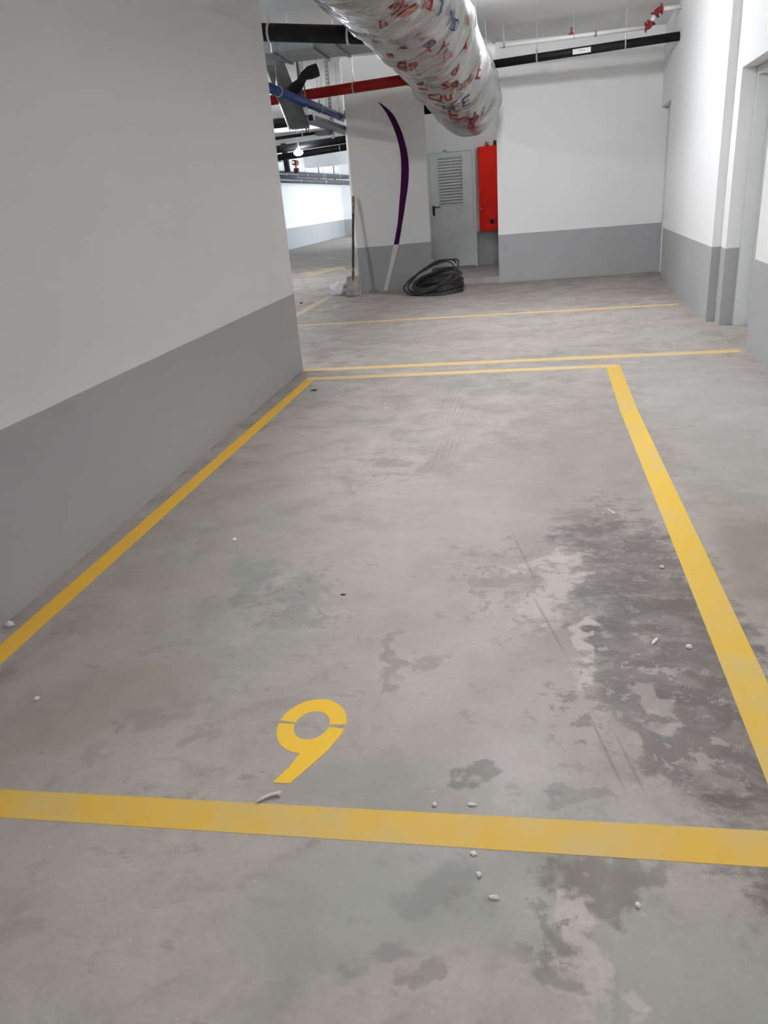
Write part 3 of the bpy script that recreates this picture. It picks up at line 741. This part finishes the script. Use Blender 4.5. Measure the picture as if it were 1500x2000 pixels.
# ------------------------------------------------------------------ alcove cabinet
t = thing('fire_cabinet', 'tall red metal cabinet on the alcove wall right of the louvred door', 'cabinet', (-.75, 15.6, .74))
bm = BM(); box(bm, -.957, -.42, 15.55, 15.72, .737, 2.225); bmesh.ops.bevel(bm, geom=bm.edges[:], offset=.006, segments=2, affect='EDGES'); obj('body', bm, M['redbox'], t)
bm = BM(); box(bm, -.945, -.432, 15.535, 15.55, .75, 2.21); bmesh.ops.bevel(bm, geom=bm.edges[:], offset=.004, segments=2, affect='EDGES'); dd = obj('door', bm, M['redbox'], t)
bm = BM(); tube(bm, [(-.715, 15.536, .912), (-.715, 15.515, .912)], [.045, .038], 20); obj('knob', bm, M['black_m'], dd, True)['label'] = 'round black knob'
bm = BM(); tube(bm, [(-.915, 15.536, 1.14), (-.915, 15.53, 1.14)], .012, 10); obj('lock', bm, M['label'], dd)
bm = BM(); tube(bm, [(-.79, 15.62, 2.22), (-.79, 15.62, 2.30)], .035, 14); obj('pipe_stub', bm, M['brass'], t, True)
bm = BM(); tube(bm, [(-.64, 15.62, 2.22), (-.64, 15.62, 2.31)], .03, 14); obj('pipe_stub', bm, M['black_m'], t, True)

# ------------------------------------------------------------------ shovel
t = thing('shovel', 'worn square shovel standing against the left edge of the column', 'shovel', (-2.88, 12.5, 0))
bw = Vector((-2.885, 12.44, .006)); tp = Vector((-2.815, 12.80, 1.545)); dn = (tp-bw).normalized()
sx = Vector((.985, .12, 0)).normalized(); nn = sx.cross(dn).normalized()
bl = bw + dn*.0
bm = BM(); rows = []
for i in range(9):
    v = i/8
    for layer in (0,): pass
    row = []
    for j in range(9):
        u = (j/8-.5)*2
        wd = .117 - .013*v
        curve = .028*(u*u) + (.02*(1-v) if False else .018*v*v)
        row.append(bl + dn*(.315*v + (.012*(1-u*u) if i == 8 else 0)) + sx*(u*wd) - nn*(curve if nn.y > 0 else -curve))
    rows.append(row)
fv = [[bm.verts.new(p) for p in r] for r in rows]; bv = [[bm.verts.new(p + nn*.005*(1 if nn.y > 0 else -1)) for p in r] for r in rows]
for i in range(8):
    for j in range(8):
        bm.faces.new((fv[i][j], fv[i][j+1], fv[i+1][j+1], fv[i+1][j])); bm.faces.new((bv[i][j], bv[i+1][j], bv[i+1][j+1], bv[i][j+1]))
for j in range(8):
    bm.faces.new((fv[0][j], bv[0][j], bv[0][j+1], fv[0][j+1])); bm.faces.new((fv[8][j], fv[8][j+1], bv[8][j+1], bv[8][j]))
for i in range(8):
    bm.faces.new((fv[i][0], fv[i+1][0], bv[i+1][0], bv[i][0])); bm.faces.new((fv[i][8], bv[i][8], bv[i+1][8], fv[i+1][8]))
obj('blade', bm, M['steel'], t, True)['label'] = 'dusty grey square blade'
bm = BM(); tube(bm, [bl+dn*.24, bl+dn*.30, bl+dn*.36, bl+dn*.46], [.010, .026, .024, .021], 14); obj('socket', bm, simple('rusty_steel', (.17, .12, .085), .6, .3, .3, 20), t, True)
bm = BM(); tube(bm, [bl+dn*.40, bl+dn*.8, bl+dn*1.3], [.0195, .019, .020], 14); obj('handle', bm, M['wood'], t, True)
bm = BM(); tube(bm, [bl+dn*1.30, bl+dn*1.5, bl+dn*1.565, bl+dn*1.575], [.0215, .0225, .023, .016], 14); obj('grip', bm, M['woodtop'], t, True)['label'] = 'paler worn grip end'

# ------------------------------------------------------------------ cable coil
t = thing('cable_coil', 'coil of black cable lying on the floor at the alcove step', 'cable', (-1.5, 12.5, 0))
def loops(cx, cy, z0, turns, r, rise, tilt, dirn, jit, n=56, ph=0., el=1.):
    pts = []
    for i in range(int(turns*n)+1):
        a = ph + 2*PI*i/n; k = i/n
        rr = r + jit*noise.noise(Vector((math.cos(a)*1.2, math.sin(a)*1.2, k*1.7+ph)))
        x = rr*math.cos(a); y = rr*el*math.sin(a)
        s = x*math.cos(dirn) + y*math.sin(dirn)         # up-slope direction
        z = z0 + rise*k + (s+rr)*math.tan(tilt) + .012*noise.noise(Vector((a, k*2, 5)))
        pts.append((cx+x, cy+y, max(.018, z)))
    return pts
bm = BM()
NL = 17
for k in range(NL):
    f = k/(NL-1)
    tube(bm, loops(-1.43 - .06*f + .02*random.uniform(-1, 1), 12.46 + .02*random.uniform(-1, 1), .018 + .075*f, 1.04, .375 + .02*random.uniform(-1, 1), .004, .01 + .31*f**1.15, math.radians(52 + 6*random.uniform(-1, 1)), .025, ph=2.2*k), .0125, 8)
obj('cable_bundle', bm, M['cable'], t, True)
bm = BM(); tube(bm, loops(-1.53, 12.40, .04, 1.9, .41, .016, .47, math.radians(50), .03, ph=.4), .0125, 8)
tube(bm, loops(-1.58, 12.36, .03, 1.3, .41, .012, .43, math.radians(55), .04, ph=2.0), .0125, 8)
tube(bm, loops(-1.47, 12.33, .016, 1.5, .42, .004, .012, math.radians(60), .03, ph=2.6), .0125, 8)
obj('loose_loop', bm, M['cable'], t, True)

# ------------------------------------------------------------------ white bag
bm = BM(); bmesh.ops.create_icosphere(bm, subdivisions=4, radius=1)
for v in bm.verts:
    p = v.co.copy(); k = 1 + .30*noise.noise(p*1.7) + .22*noise.noise(p*3.6) + .10*noise.noise(p*8)
    v.co = Vector((-3.215 + p.x*.145*k, 12.86 + p.y*.12*k, max(.0, .085 + p.z*.125*k)))
meta(obj('plastic_bag', bm, M['bag'], None, True), 'crumpled white plastic bag on the floor left of the shovel', 'bag')

# ------------------------------------------------------------------ debris on the floor
def lump(name, x, y, sx, sy, sz, seed, m, lab, rot=0.):
    bm = BM(); bmesh.ops.create_icosphere(bm, subdivisions=2, radius=1)
    for v in bm.verts:
        p = v.co.copy(); k = 1 + .35*noise.noise(p*1.6+Vector((seed*3.1, seed, 0)))
        q = Vector((p.x*sx*k, p.y*sy*k, 0)); q.rotate(Matrix.Rotation(rot, 3, 'Z'))
        v.co = Vector((x+q.x, y+q.y, max(0, sz*.6+p.z*sz*k)))
    return meta(obj(name, bm, M[m], None, False), lab, 'debris', 'bits of debris on the floor')
lump('plaster_chip', -1.577, 1.743, .008, .009, .007, 1, 'chip', 'small white chip on bare floor left of the number nine')
lump('plaster_chip', -1.361, 2.964, .010, .013, .007, 2, 'chip', 'small white chip above the green damp spots in the bay')
lump('plaster_chip', -1.985, 2.175, .016, .016, .012, 3, 'chip', 'white chip wedged between left wall and yellow line')
lump('plaster_chip', -.239, 1.415, .006, .006, .005, 4, 'chip', 'tiny white chip at the upper edge of the foreground line')
lump('plaster_chip', -.145, 1.425, .012, .005, .004, 5, 'chip', 'flat white flake touching the foreground line right of the tiny chip')
lump('plaster_chip', -.132, 1.275, .008, .006, .004, 6, 'chip', 'white flake just below the foreground line')
lump('plaster_chip', -.116, 1.218, .007, .006, .006, 7, 'chip', 'white chip midway below the foreground line')
lump('plaster_chip', -.079, 1.162, .012, .005, .005, 8, 'chip', 'oblong white chip, lowest of the trail below the foreground line')
lump('plaster_chip', .218, 1.177, .006, .006, .006, 9, 'chip', 'single round white chip at lower right beyond the brown stain')
lump('plaster_chip', .368, 3.29, .004, .032, .003, 10, 'chip', 'thin white sliver on the dark concrete near the right bay line', .45)
lump('plaster_chip', .502, 2.731, .009, .010, .007, 11, 'chip', 'pale chip beside the right bay line on the dark patch')
lump('plaster_chip', .500, 2.169, .010, .010, .007, 12, 'chip', 'lowest pale chip close to the right bay line')
lump('plaster_chip', .40, 2.20, .006, .022, .004, 13, 'chip', 'narrow white flake left of the lowest chip by the right line', -.5)
lump('plaster_chip', .83, 6.50, .07, .006, .003, 14, 'chip', 'thin white strip beyond the far right corner of the bay')
lump('brown_scrap', -1.775, 5.90, .028, .010, .006, 15, 'twig', 'small dark scrap near the far left corner of the bay')
lump('brown_scrap', -.721, 2.468, .011, .005, .003, 16, 'twig', 'small dark scrap in the middle of the bay')
lump('brown_scrap', -3.64, 11.95, .02, .02, .012, 17, 'twig', 'tiny dark scrap left of the white bag')
pts = [(-.694, 1.378, .005), (-.682, 1.390, .006), (-.666, 1.402, .007), (-.650, 1.409, .007), (-.640, 1.410, .006)]
bm = BM(); tube(bm, pts, [.004, .004, .0042, .0045, .0075], 8)
meta(obj('string_scrap', bm, M['string'], None, True), 'curved piece of pale string between number nine and the foreground line', 'debris')

# ------------------------------------------------------------------ camera, world, view
cam = bpy.data.cameras.new('camera'); co = link(bpy.data.objects.new('camera', cam)); S.camera = co
cam.sensor_fit = 'VERTICAL'; cam.sensor_height = 36.; cam.lens = 1450/2000*36.; cam.clip_start = .05; cam.clip_end = 200
R = ((0.9810275, -0.0023893, -0.1938541), (0.1774808, -0.3912911, 0.9029905), (-0.0780109, -0.9202639, -0.3834433))
co.matrix_world = Matrix([(R[i][0], -R[i][1], -R[i][2], (0, 0, 1.4)[i]) for i in range(3)] + [(0, 0, 0, 1)])
w = bpy.data.worlds.new('outside'); S.world = w; w.use_nodes = True
w.node_tree.nodes['Background'].inputs[0].default_value = (.75, .86, 1, 1); w.node_tree.nodes['Background'].inputs[1].default_value = .8
S.view_settings.view_transform = 'Standard'; S.view_settings.look = 'None'; S.view_settings.gamma = 1; S.view_settings.use_curve_mapping = False
S.view_settings.exposure = .50
S.cycles.max_bounces = 8; S.cycles.diffuse_bounces = 4; S.cycles.glossy_bounces = 2
S.cycles.use_adaptive_sampling = True; S.cycles.adaptive_threshold = .10; S.cycles.adaptive_min_samples = 12
S.cycles.sample_clamp_indirect = 6.
S.cycles.use_light_tree = False
